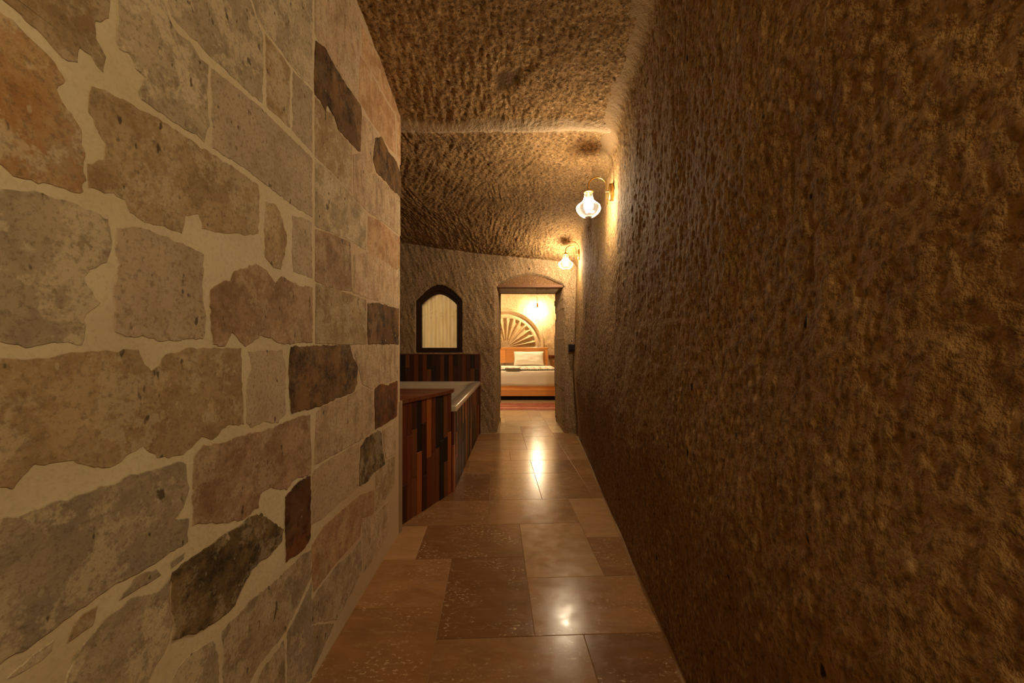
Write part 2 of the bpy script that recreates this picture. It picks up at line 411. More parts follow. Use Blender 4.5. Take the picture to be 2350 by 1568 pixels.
# far wall with doorway and arched window opening
FY = 5.30
DX0, DX1, DZ1, DDEEP = -.19, .675, 1.965, .78
WX0, WX1, WZ0, WSP, WAP = -1.275, -.668, 1.07, 1.76, 1.975
def arch_top(X, x0, x1, spring, apex):
    t = np.clip((X - (x0 + x1) / 2) / ((x1 - x0) / 2), -1, 1)
    return spring + (apex - spring) * (1 - np.abs(t) ** 1.75)
xs = np.arange(-2.55, 1.0, .0115); zs = np.arange(0, 2.72, .0115)
Xg, Zg = np.meshgrid(xs, zs, indexing='ij')
jx = .010 * vn(Xg * 6, Zg * 5, 1); jz = .008 * vn(Xg * 6 + 7, Zg * 6, 2)
Xj, Zj = Xg + jx, Zg + jz
ddoor = np.minimum(np.minimum(Xj - DX0, DX1 - Xj), DZ1 - Zg)          # > 0 inside the doorway
dwin = np.minimum(np.minimum(Xg - WX0, WX1 - Xg), np.minimum(Zg - WZ0, arch_top(Xg, WX0, WX1, WSP, WAP) - Zg))
tym = np.minimum(arch_top(Xg, DX0 + .005, DX1 + .0, 1.985, 2.125) - Zg, Zg - 1.95)
tym = np.where((Xg > DX0 + .005) & (Xg < DX1), tym, -1)
Yg = FY + .014 * vn(Xg * 2.2, Zg * 2, 3) + .006 * vn(Xg * 7, Zg * 6, 4) + .006 * vn((Xg + .4 * Zg) * 42, Zg * 9, 5) + .0025 * vn(Xg * 80, Zg * 60, 6)
Yg = Yg - .10 * sstep(.82, .98, Xg) ** 2 - .05 * (1 - sstep(0, .5, Zg)) * sstep(.68, .8, Xg)
Yg = np.where((Zg < 1.06) & (Xg < -.42), np.maximum(Yg, FY), Yg)
Yg = Yg + .03 * sstep(-.05, 0, ddoor) * (Zg < DZ1)
Yg = np.where(tym > 0, Yg + .11, Yg)
Yg = np.where(dwin > 0, FY + DDEEP, Yg)
Yg = np.where(ddoor > 0, FY + DDEEP, Yg)
keep = ~((ddoor > .025) | (dwin > .025))
mk = keep[:-1, :-1] & keep[1:, :-1] & keep[1:, 1:] & keep[:-1, 1:]
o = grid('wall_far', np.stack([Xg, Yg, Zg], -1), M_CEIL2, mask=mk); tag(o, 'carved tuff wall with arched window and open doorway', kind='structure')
V, Fc = boxm(DX0 - .005, DX1 + .012, FY + .035, FY + .17, 1.945, 1.985, .004)
tag(obj('trim_1', V, Fc, M_LINTEL), 'thin brown wooden lintel across the doorway head', kind='structure')

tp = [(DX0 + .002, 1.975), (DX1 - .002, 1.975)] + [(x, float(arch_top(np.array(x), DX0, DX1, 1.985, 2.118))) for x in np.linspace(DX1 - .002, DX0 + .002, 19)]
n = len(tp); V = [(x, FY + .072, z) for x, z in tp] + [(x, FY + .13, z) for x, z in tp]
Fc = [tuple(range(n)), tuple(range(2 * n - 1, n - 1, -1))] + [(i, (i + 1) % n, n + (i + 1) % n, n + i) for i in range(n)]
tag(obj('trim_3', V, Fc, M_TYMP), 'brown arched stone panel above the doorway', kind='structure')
# plain shells nobody looks at directly: corridor end, alcove sides
def sheet(name, p, q, r, n, m, mat, label, a=.012):
    p, q, r = map(np.array, (p, q, r)); U, W = np.meshgrid(np.linspace(0, 1, n), np.linspace(0, 1, m), indexing='ij')
    P = p + U[..., None] * (q - p) + W[..., None] * (r - p)
    nn = np.cross(q - p, r - p); nn = nn / np.linalg.norm(nn)
    P = P + (a * vn(U * 9, W * 7, 2) + a * .4 * vn(U * 40, W * 30, 3))[..., None] * nn
    return tag(grid(name, P, mat), label, kind='structure')
sheet('wall_back', (-.8, -2.6, 0), (1.0, -2.6, 0), (-.8, -2.6, 3.1), 90, 120, M_WALLR, 'tuff wall closing the corridor')
sheet('wall_alcove', (-2.45, 2.0, 0), (-2.45, 5.5, 0), (-2.45, 2.0, 2.9), 150, 120, M_CEIL2, 'tuff side wall of the tub alcove')
sheet('wall_alcove_near', (-2.55, 2.2, 0), (-.95, 2.2, 0), (-2.55, 2.2, 2.9), 80, 120, M_CEIL2, 'tuff wall behind the stone wall')

# ------------------------------------------------------------------ left stone wall
LX = -.72
def on_left(px, py):
    Y = LX * F / (px - CX); return Y, H + (CY - py) * Y / F
WT = 2.98
V, Fc = boxm(-1.10, LX, -2.6, 2.555, 0, WT)
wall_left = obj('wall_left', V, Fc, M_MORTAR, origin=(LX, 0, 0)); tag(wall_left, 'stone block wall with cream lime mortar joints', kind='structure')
kA = 760 / 1490.; kC = 320 / 784.; kE = 320 / 1072.
RG = {'A': (0, 0, kA), 'B': (0, 768, kA), 'C': (640, 0, kC), 'D': (640, 600, kC), 'E': (640, 1100, kE)}
STONES = [
 ('A', 'tan', [(-60,-40),(500,-40),(500,105),(440,110),(425,170),(470,250),(455,325),(425,290),(400,240),(360,215),(345,275),(300,265),(200,180),(100,95),(30,22),(-60,-30)]),
 ('A', 'rust', [(-60,60),(60,90),(120,150),(200,235),(260,310),(290,365),(260,400),(280,460),(330,510),(360,580),(375,650),(385,720),(375,865),(310,860),(250,840),(210,830),(120,810),(50,790),(0,745),(-60,715)]),
 ('A', 'grey', [(520,-40),(685,-40),(760,90),(800,150),(850,180),(900,260),(935,290),(935,560),(915,640),(880,615),(780,545),(690,480),(640,450),(620,410),(650,350),(610,310),(590,270),(575,235),(535,215),(522,180)]),
 ('A', 'grey', [(700,-40),(1075,-40),(1160,100),(1185,160),(1182,470),(1090,390),(1000,310),(930,235),(860,170),(780,80)]),
 ('A', 'grey', [(1092,-40),(1405,-40),(1405,400),(1360,355),(1310,295),(1198,140),(1160,85)]),
 ('A', 'tan', [(1197,155),(1305,305),(1305,575),(1197,475)]),
 ('A', 'plain', [(1316,315),(1405,412),(1405,690),(1316,590)]),
 ('A', 'plain', [(948,308),(1000,345),(1100,420),(1190,500),(1290,600),(1404,712),(1404,978),(1300,910),(1180,820),(1080,750),(955,665)]),
 ('A', 'tan', [(405,380),(470,400),(560,440),(640,490),(760,555),(850,625),(960,700),(1060,760),(1165,835),(1170,960),(1160,1050),(1100,1060),(1000,1055),(910,1030),(895,965),(830,970),(815,1045),(700,1015),(640,990),(580,960),(560,900),(510,880),(400,850),(395,740),(460,720),(465,650),(440,590),(400,520),(400,450)]),
 ('A', 'tan', [(1195,910),(1245,920),(1270,990),(1290,1060),(1280,1150),(1265,1215),(1230,1200),(1190,1160),(1190,1050)]),
 ('A', 'plain', [(1315,965),(1404,1000),(1405,1250),(1320,1225),(1312,1100)]),
 ('A', 'grey', [(-60,800),(0,850),(60,855),(130,865),(220,880),(320,910),(420,950),(490,980),(495,1100),(490,1190),(410,1215),(380,1250),(400,1300),(460,1360),(400,1400),(380,1460),(365,1550),(200,1550),(100,1560),(0,1545),(-60,1540)]),
 ('A', 'plain', [(525,1020),(600,1015),(700,1045),(800,1090),(890,1130),(915,1150),(915,1250),(910,1330),(925,1440),(915,1530),(820,1530),(720,1535),(640,1510),(570,1525),(525,1490),(515,1300),(530,1220),(520,1120)]),
 ('A', 'brown', [(950,1290),(1040,1255),(1050,1225),(1150,1190),(1200,1215),(1240,1275),(1260,1240),(1340,1280),(1405,1290),(1405,1545),(1250,1545),(1180,1510),(1100,1556),(1040,1490),(1010,1556),(950,1556)]),
 ('B', 'tan', [(-60,90),(0,100),(100,110),(180,105),(270,85),(400,70),(620,65),(650,130),(685,165),(715,135),(740,85),(850,60),(1085,55),(1090,200),(1095,410),(1020,415),(960,470),(910,460),(860,520),(800,550),(700,560),(660,530),(640,515),(580,550),(490,610),(380,590),(330,560),(250,575),(150,590),(90,640),(60,690),(0,700),(-60,740)]),
 ('B', 'plain', [(1115,75),(1270,65),(1285,150),(1285,350),(1250,400),(1190,395),(1130,425),(1108,400),(1110,200),(1130,150)]),
 ('B', 'brown', [(875,550),(920,500),(1020,480),(1120,445),(1220,420),(1300,385),(1395,360),(1400,630),(1330,650),(1290,700),(1210,690),(1170,720),(1160,780),(1090,835),(1000,850),(862,860),(865,700)]),
 ('B', 'grey', [(-60,855),(0,830),(150,790),(300,735),(420,695),(520,660),(620,625),(720,600),(800,580),(835,590),(850,680),(830,760),(790,830),(850,830),(840,940),(770,980),(720,1010),(600,1080),(420,1200),(250,1310),(100,1420),(-60,1520)]),
 ('B', 'olive', [(770,1075),(850,1010),(950,940),(1050,880),(1120,820),(1170,810),(1230,850),(1270,880),(1265,930),(1200,1000),(1130,1060),(1080,1150),(1050,1220),(970,1290),(880,1340),(780,1370),(790,1320),(770,1250)]),
 ('B', 'red', [(1285,730),(1310,700),(1340,665),(1395,635),(1395,910),(1370,960),(1285,1025)]),
 ('B', 'grey', [(590,1190),(700,1160),(765,1090),(762,1250),(772,1300),(760,1380),(730,1440),(690,1500),(640,1620),(250,1680),(330,1450),(440,1310),(560,1215)]),
 ('B', 'grey', [(765,1025),(830,975),(825,1018),(768,1058)]),
 ('B', 'grey', [(600,1100),(712,1040),(718,1085),(650,1130),(590,1160),(540,1190)]),
 ('B', 'tan', [(350,1270),(440,1215),(440,1260),(420,1310),(330,1370),(300,1390)]),
 ('B', 'grey', [(150,1440),(235,1370),(225,1430),(180,1480),(60,1560),(20,1560)]),
 ('B', 'grey', [(740,1640),(800,1490),(880,1410),(960,1380),(982,1450),(985,1640)]),
 ('B', 'green', [(1000,1330),(1130,1190),(1250,1090),(1350,1000),(1400,970),(1402,1085),(1285,1335),(1180,1470),(1080,1640),(1005,1640)]),
 ('B', 'green', [(1180,1500),(1280,1370),(1280,1640),(1130,1640)]),
 ('B', 'grey', [(1292,1345),(1402,1110),(1403,1640),(1292,1640)]),
 ('C', 'beige', [(202,-60),(400,-60),(440,40),(458,130),(452,310),(443,555),(320,380),(215,220),(202,180)]),
 ('C', 'pink', [(465,135),(515,240),(590,390),(640,500),(683,640),(686,930),(667,880),(662,650),(610,560),(545,440),(470,310)]),
 ('C', 'pink', [(457,316),(500,374),(560,494),(615,594),(652,645),(656,866),(620,830),(560,740),(500,650),(450,560)]),
 ('C', 'dark', [(205,228),(260,280),(320,390),(390,500),(460,600),(463,650),(455,855),(400,800),(330,720),(310,650),(270,590),(258,620),(230,560),(199,520),(200,370)]),
 ('C', 'tan', [(203,548),(265,628),(300,645),(325,705),(350,765),(408,815),(410,1085),(300,968),(203,878)]),
 ('C', 'beige', [(470,645),(515,695),(556,762),(535,785),(525,860),(525,965),(500,980),(472,995),(467,880)]),
 ('C', 'dark', [(542,780),(575,772),(620,862),(660,912),(684,990),(684,1105),(640,1068),(600,1018),(548,970),(530,900)]),
 ('C', 'beige', [(418,875),(462,865),(500,990),(540,980),(600,1034),(680,1114),(683,1325),(600,1258),(500,1188),(420,1108)]),
 ('C', 'green', [(205,898),(300,982),(410,1104),(488,1198),(488,1405),(400,1348),(205,1268)]),
 ('C', 'pink', [(502,1222),(560,1237),(620,1292),(680,1342),(680,1500),(660,1518),(590,1468),(510,1428),(497,1380)]),
 ('D', 'brown', [(205,-180),(300,-150),(400,-105),(410,168),(340,158),(260,136),(205,108)]),
 ('D', 'beige', [(420,-32),(490,-50),(590,0),(632,30),(634,246),(560,222),(490,202),(416,172)]),
 ('D', 'beige', [(642,36),(680,60),(680,252),(644,248)]),
 ('D', 'tan', [(210,128),(340,168),(488,218),(488,330),(492,463),(350,466),(205,458)]),
 ('D', 'dark', [(500,240),(560,235),(620,255),(672,270),(670,463),(580,463),(500,463),(497,350)]),
 ('D', 'dark', [(65,490),(200,478),(395,472),(413,540),(438,590),(438,680),(418,735),(340,760),(230,808),(140,833),(75,848),(62,760),(58,620)]),
 ('D', 'beige', [(450,475),(550,470),(668,468),(669,655),(620,678),(550,698),(520,716),(470,690),(447,600),(424,520)]),
 ('D', 'red', [(541,712),(570,692),(610,702),(664,672),(664,790),(660,868),(600,908),(541,943),(538,800)]),
 ('D', 'beige', [(212,852),(240,818),(340,776),(375,763),(420,743),(470,703),(530,732),(533,948),(450,1008),(360,1057),(200,1142),(203,1000)]),
 ('D', 'olive', [(461,1040),(490,1000),(530,970),(555,952),(573,962),(578,1040),(592,1140),(540,1178),(500,1228),(454,1262),(454,1150)]),
 ('D', 'pale', [(188,1192),(240,1144),(360,1072),(448,1024),(448,1268),(340,1358),(240,1448),(185,1480),(185,1330)]),
 ('D', 'beige', [(582,952),(648,904),(655,1000),(655,1078),(602,1106),(592,1060)]),
 ('D', 'tan', [(543,1192),(602,1122),(652,1098),(648,1268),(543,1405)]),
 ('E', 'pink', [(256,505),(340,368),(470,255),(600,135),(732,82),(732,250),(718,288),(640,292),(622,440),(480,596),(380,716),(272,862),(256,760)]),
 ('E', 'beige', [(640,305),(740,275),(838,172),(842,330),(826,440),(756,575),(652,712),(650,480)]),
 ('E', 'green', [(260,930),(300,858),(440,668),(560,566),(628,470),(636,700),(556,876),(448,1076),(340,1086),(258,1108)]),
 ('E', 'green', [(256,1130),(420,1110),(390,1190),(330,1320),(256,1480)]),
]
HID = []
rg2 = random.Random(5)
for z0, z1 in ((.02, .30), (.315, .60), (.615, .98), (1.02, 1.20), (1.225, 1.645), (1.67, 2.05), (2.07, 2.45), (2.47, 2.93)):
    y = .305
    while y > -2.4:
        w_ = rg2.uniform(.25, .6); a_, b_ = y - w_, y - .012; j = lambda: rg2.uniform(-.008, .008)
        HID.append((rg2.choice(['grey', 'grey', 'plain', 'tan', 'brown', 'rust']), [(a_ + j(), z0 + j()), ((a_ + b_) / 2, z0 + j()), (b_ + j(), z0 + j()), (b_ + j(), z1 + j()), ((a_ + b_) / 2, z1 + j()), (a_ + j(), z1 + j())])); y -= w_
STONES += [('W', k_, p_) for k_, p_ in HID]
def resample(P, step):
    out = []
    for i in range(len(P)):
        a = np.array(P[i]); b = np.array(P[(i + 1) % len(P)]); n = max(1, int(np.linalg.norm(b - a) / step))
        for k in range(n): out.append(a + (b - a) * k / n)
    return np.array(out)
for si, (rg, kind, pts) in enumerate(STONES):
    q = [] if rg != 'W' else [(a_, max(.006, b_)) for a_, b_ in pts]
    if rg != 'W': ox, oy, k = RG[rg]
    for zx, zy in (pts if rg != 'W' else ()):
        if rg == 'A' and zy <= -30: zy = -150
        px, py = ox + zx * k, oy + zy * k
        Y, Z = on_left(px, py)
        if zx <= -60: Y -= .22                       # stones that leave the frame go on a little
        Y = min(Y, 2.578 + .014 * math.sin(si * 2.7)); q.append((Y, max(.006, min(Z, WT))))
    q = resample(q, .0065 if rg != 'W' else .02)
    am = .0035 if np.mean(q[:, 0]) < 1.45 or kind in ('dark', 'red', 'olive') else .002
    q = q + np.stack([am * vn(q[:, 0] * 85 + si, q[:, 1] * 85, 1) + am * vn(q[:, 0] * 22, q[:, 1] * 22 + si, 3),
                      am * vn(q[:, 0] * 85, q[:, 1] * 85 + si, 2) + am * vn(q[:, 0] * 22 + si, q[:, 1] * 22, 4)], -1)
    q[:, 1] = np.maximum(q[:, 1], .004)
    area = .5 * np.sum(q[:, 0] * np.roll(q[:, 1], -1) - np.roll(q[:, 0], -1) * q[:, 1])
    if area < 0: q = q[::-1]
    tg = np.roll(q, -1, 0) - np.roll(q, 1, 0); tg /= (np.linalg.norm(tg, axis=1, keepdims=True) + 1e-9)
    nrm = np.stack([-tg[:, 1], tg[:, 0]], -1)         # inward
    if rg in 'CDE': q = q - nrm * .0032; q[:, 0] = np.minimum(q[:, 0], 2.582 + .014 * math.sin(si * 2.7)); q[:, 1] = np.maximum(q[:, 1], .004)
    proud = .0008 + .0012 * rnd.random() + (.002 if kind in ('dark', 'red', 'olive') else 0)
    back = .22 if q[:, 0].max() > 2.54 else .03
    n = len(q); rings = [(q, LX - back), (q, LX + proud - .0012), (q + nrm * .0016, LX + proud)]
    V = []
    for rr, x in rings:
        for p in rr: V.append((x, p[0], p[1]))
    Fc = []
    for r_ in range(2):
        for i in range(n):
            a = r_ * n + i; b = r_ * n + (i + 1) % n; Fc.append((a, b, b + n, a + n))
    Fc.append(tuple(range(2 * n, 3 * n))); Fc.append(tuple(range(n - 1, -1, -1)))
    obj('stone', V, Fc, ST[kind], wall_left)

# plaster bead where the wooden bench meets the stone wall
bead = [(-.722 + .014 * math.cos(t), 2.563 + .030 * math.sin(t)) for t in np.linspace(0, 2 * math.pi, 13)[:-1]]
V, Fc = prism(bead, 0, .835)
tag(obj('trim_2', V, Fc, M_PLAST, smooth=False), 'rounded plaster bead at the stone wall end', kind='structure')

# ------------------------------------------------------------------ floor
G = .203; TS = -.045
dn = 1 / math.hypot(1, TS)
def fl(v, u):                                        # tile grid -> world
    x0, y0 = .0945, 1.649
    return x0 + v * G * dn + u * G * TS * dn, y0 - v * G * TS * dn + u * G * dn
V, Fc = boxm(-2.6, 2.6, -2.65, 10.9, -.06, -.0025)
floor = obj('floor', V, Fc, M_GROUT); tag(floor, 'brown travertine tiled floor laid in a mixed-size pattern', kind='structure')
U0, U1, V0, V1 = -14, 44, -11, 13
occ = {}
fixed = [(-2,0,0,3,'s'),(-3,0,3,5,'s'),(0,3,0,2,'n'),(0,2,2,5,'l'),(2,5,2,4,'n'),(2,5,4,7,'l'),(-4,-2,1,3,'n'),(-5,-3,3,5,'l'),(-5,-2,-2,1,'n'),
         (-2,1,-2,0,'n'),(1,4,-2,0,'s'),(3,5,0,2,'n'),(-4,-1,5,7,'n'),(-1,2,5,7,'n'),(-3,-1,7,10,'s'),(-1,1,7,10,'n'),(1,3,7,10,'n'),(3,5,7,9,'n'),
         (-5,-2,10,12,'n'),(-2,1,10,12,'n'),(1,3,10,12,'n'),(3,5,9,12,'n'),(-3,0,12,14,'n'),(0,3,12,14,'n'),(3,5,12,15,'l')]
tiles = []
def put(a, b, c, d, m):
    tiles.append((a, b, c, d, m))
    for v in range(a, b):
        for u in range(c, d): occ[(v, u)] = 1
for f in fixed: put(*f)
def wanted(v, u):
    x, y = fl(v + .5, u + .5)
    if y < 5.45: return -.86 < x < .98 and y > -2.5
    if y < 6.0: return -.4 < x < .95
    return -2.0 < x < 2.1 and y < 10.5
for u in range(U0, U1):
    for v in range(V0, V1):
        if (v, u) in occ or not wanted(v, u): continue
        opts = [(2, 3), (3, 2), (2, 2), (1, 2), (2, 1)]; rnd.shuffle(opts)
        for a, b in sorted(opts, key=lambda s: -s[0] * s[1] + rnd.random() * 3) + [(1, 1)]:
            if all((v + i, u + j) not in occ and wanted(v + i, u + j) for i in range(a) for j in range(b)):
                put(v, v + a, u, u + b, rnd.choice('nnnnls') if u < 18 else 'b'); break
tmesh = {}
for a, b, c, d, m in tiles:
    key = (b - a, d - c, m)
    if key not in tmesh:
        wv, wu, g = key[0] * G / 2, key[1] * G / 2, .0009
        V, Fc = [], []
        for s, z in ((0, -.012), (0, -.0012), (.0015, 0)):
            x, y = wv - g - s, wu - g - s
            V += [(-x, -y, z), (x, -y, z), (x, y, z), (-x, y, z)]
        for r_ in (0, 4):
            for i in range(4): Fc.append((r_ + i, r_ + (i + 1) % 4, r_ + 4 + (i + 1) % 4, r_ + 4 + i))
        Fc += [(8, 9, 10, 11), (3, 2, 1, 0)]
        me = bpy.data.meshes.new('tile'); me.from_pydata(V, [], Fc)
        me.materials.append({'n': M_TRAV, 's': M_TRAVS, 'l': M_TRAVL, 'b': M_TRAVB}[m]); tmesh[key] = me
    x, y = fl((a + b) / 2, (c + d) / 2)
    o = link('tile', tmesh[key], (x, y, 0), floor); o.rotation_euler = (0, 0, math.atan(-TS))
# mortar fillet along the foot of the right wall
ys = np.arange(-.2, 5.1, .03); Vv = []; Fc = []
for i, y in enumerate(ys):
    x = float(wall_x(y, 0)) ; wd = .010 + .006 * float(vn(y * 9, 0, 2)); hh = .022 + .008 * float(vn(y * 7, 3, 3))
    Vv += [(x - wd, y, 0), (x - wd * .6, y, hh * .45), (x + .03, y, hh), (x + .03, y, 0)]
    if i:
        k = 4 * i
        for j in range(4): Fc.append((k - 4 + j, k - 4 + (j + 1) % 4, k + (j + 1) % 4, k + j))
tag(obj('baseboard_right', Vv, Fc, M_PLAST), 'thin mortar fillet along the foot of the right wall', kind='structure')

# ------------------------------------------------------------------ wooden cladding
SW = .0565
def slats(parent, p0, p1, z0, z1, th, hmin, hmax, seed):
    """columns of wood strips from p0 to p1 (plan), each column cut into pieces of uneven length"""
    r = random.Random(seed)
    a, b = np.array(p0, float), np.array(p1, float); L = np.linalg.norm(b - a); d = (b - a) / L; nn = np.array([d[1], -d[0]])
    n = round(L / SW)
    for i in range(n):
        s0, s1 = L * i / n + .0006, L * (i + 1) / n - .0006
        z = z0
        while z < z1 - 1e-4:
            h = r.uniform(hmin, hmax)
            if z + h > z1 - .12: h = z1 - z
            t = th + r.uniform(-.0015, .0025)
            c = .0015; Vv = []
            for dep, ins in ((0, 0), (t - c, 0), (t, c)):
                for ss, zz in ((s0 + ins, z + ins), (s1 - ins, z + ins), (s1 - ins, z + h - ins), (s0 + ins, z + h - ins)):
                    p = a + d * ss + nn * dep; Vv.append((p[0], p[1], zz))
            Fq = [(8, 9, 10, 11), (3, 2, 1, 0)]
            for r_ in (0, 4):
                for k in range(4): Fq.append((r_ + k, r_ + (k + 1) % 4, r_ + 4 + (k + 1) % 4, r_ + 4 + k))
            obj('slat', Vv, Fq, WOODS[r.choices(range(5), (28, 28, 22, 14, 8))[0]], parent)
            z += h + .0008
TH = .014
# bench
bench = empty('wooden_bench', (-1.0, 2.95, 0), 'dark mixed-wood slatted bench box with plank top beside the stone wall', 'bench')
core = [(-.775, 2.605), (-.505, 3.205), (-.505, 3.225), (-2.4, 3.225), (-2.4, 2.605)]
V, Fc = prism(core, 0, .80); obj('body', V, Fc, WOODS[0], bench)
slats(bench, (-.775, 2.603), (-.505, 3.215), .0, .805, .02, .18, .5, 3)
# top planks run along the tub, cut to the slanted front
yb = [2.585, 2.70, 2.81, 2.92, 3.03, 3.14, 3.235, 3.305]
for i in range(len(yb) - 1):
    y0, y1 = yb[i], yb[i + 1] - .003
    xr = lambda y: min(-.478, -.752 + (y - 2.585) * (.274 / .61))
    poly = [(-2.4, y0), (xr(y0), y0), (xr(y1), y1), (-2.4, y1)]
    V, Fc = prism(poly, .805, .83 + .0008 * (i % 3)); obj('plank', V, Fc, WOODS[[3, 2, 3, 2, 3, 2, 3][i]], bench)
# tub
tub = empty('hot_tub', (-1.4, 4.3, 0), 'cream hot tub set in slatted dark wood cladding below the arched window', 'bathtub')
slats(tub, (-.484, 3.225), (-.447, 5.247), .0, .652, TH, .2, .6, 11)
V, Fc = prism([(-.486, 3.3), (-.449, 5.247), (-.53, 5.247), (-.53, 3.3)], .0, .65); obj('cladding_panel', V, Fc, WOODS[0], tub)
RX0, RX1, RY0, RY1, RZ = -2.40, -.452, 3.235, 5.249, .697
def rrect(x0, x1, y0, y1, r, n=7):
    out = []
    for cx, cy, a0 in ((x1 - r, y1 - r, 0), (x0 + r, y1 - r, 90), (x0 + r, y0 + r, 180), (x1 - r, y0 + r, 270)):
        for k in range(n):
            t = math.radians(a0 + 90 * k / (n - 1)); out.append((cx + r * math.cos(t), cy + r * math.sin(t)))
    return out
rings = [(RX0, RX1, RY0, RY1, .012, RZ - .045), (RX0, RX1, RY0, RY1, .012, RZ - .012), (RX0 + .003, RX1 - .003, RY0 + .003, RY1 - .003, .012, RZ - .003),
         (RX0 + .012, RX1 - .012, RY0 + .012, RY1 - .012, .012, RZ), (RX0 + .03, RX1 - .03, RY0 + .03, RY1 - .03, .02, RZ - .002),
         (RX0 + .10, RX1 - .10, RY0 + .14, RY1 - .10, .10, RZ - .008), (RX0 + .12, RX1 - .12, RY0 + .16, RY1 - .12, .10, RZ - .03),
         (RX0 + .16, RX1 - .16, RY0 + .20, RY1 - .16, .12, RZ - .30), (RX0 + .30, RX1 - .30, RY0 + .34, RY1 - .30, .15, RZ - .46)]
V = []; Fc = []
for x0, x1, y0, y1, r_, z in rings:
    for x, y in rrect(x0, x1, y0, y1, r_): V.append((x + .017 * (y - RY0), y, z) if x > -1.4 else (x, y, z))
n = 28
for i in range(len(rings) - 1):
    for k in range(n): Fc.append((i * n + k, i * n + (k + 1) % n, (i + 1) * n + (k + 1) % n, (i + 1) * n + k))
Fc.append(tuple(range((len(rings) - 1) * n, len(rings) * n)))
obj('basin', V, Fc, M_TUB, tub, smooth=True)
# backsplash
bs = empty('wood_backsplash', (-1.4, 5.29, .60), 'dark mixed-wood strip panel on the wall behind the hot tub', 'wall panel')
V, Fc = boxm(-2.44, -.436, 5.266, 5.296, 0, 1.044); obj('backing_board', V, Fc, WOODS[1], bs)
slats(bs, (-2.44, 5.267), (-.435, 5.267), .66, 1.043, .012, .12, .34, 23)
V, Fc = boxm(-2.44, -.418, 5.250, 5.298, 1.044, 1.056, .002); obj('top_trim', V, Fc, WOODS[2], bs)
V, Fc = boxm(-.4345, -.418, 5.250, 5.298, 0.0, 1.044, .002); obj('edge_trim', V, Fc, WOODS[2], bs)

# ------------------------------------------------------------------ arched window
win = empty('window_1', (-.97, 5.36, WZ0), None, None); tag(win, 'arched dark wood window with pale curtain behind glass', kind='structure')
def arch_poly(x0, x1, z0, sp, ap, n=20):
    P = [(x0, z0), (x1, z0)]
    for k in range(n + 1):
        x = x1 + (x0 - x1) * k / n; P.append((x, float(arch_top(np.array(x), x0, x1, sp, ap))))
    return P
def ring(o_, i_, y0, y1):
    n = len(o_); V = [(x, y, z) for y in (y0, y1) for P in (o_, i_) for x, z in P]; Fc = []
    for k in range(n):
        j = (k + 1) % n
        Fc += [(k, j, n + j, n + k), (2 * n + j, 2 * n + k, 3 * n + k, 3 * n + j), (k, 2 * n + k, 2 * n + j, j), (n + j, 3 * n + j, 3 * n + k, n + k)]
    return V, Fc
out = arch_poly(WX0 - .012, WX1 + .012, WZ0 - .012, WSP + .005, WAP + .012); mid = arch_poly(-1.243, -.700, 1.098, 1.735, 1.905); inn = arch_poly(-1.215, -.742, 1.135, 1.712, 1.858)
V, Fc = ring(out, mid, FY + .035, FY + .12); obj('window_frame', V, Fc, M_FRAME, win)
V, Fc = ring(mid, inn, FY + .065, FY + .11); obj('sash', V, Fc, M_FRAME, win)
V = [(x, FY + .088, z) for x, z in arch_poly(-1.222, -.735, 1.128, 1.712, 1.866)] + [(x, FY + .092, z) for x, z in arch_poly(-1.222, -.735, 1.128, 1.712, 1.866)]
n = len(V) // 2
obj('pane', V, [tuple(range(n)), tuple(range(2 * n - 1, n - 1, -1))] + [(i, (i + 1) % n, n + (i + 1) % n, n + i) for i in range(n)], M_PANE, win)
Xg, Zg = np.meshgrid(np.arange(-1.26, -.69, .006), np.linspace(1.085, 1.97, 30), indexing='ij')
Yg = FY + .20 + .014 * np.sin(Xg * 62 + 1.2 * vn(Xg * 6, Zg * 1.5, 2)) + .008 * vn(Xg * 14, Zg * 2, 3)
cu = grid('curtain', np.stack([Xg, Yg, Zg], -1), M_CURT); tag(cu, 'pale patterned curtain hanging behind the arched window', 'curtain')

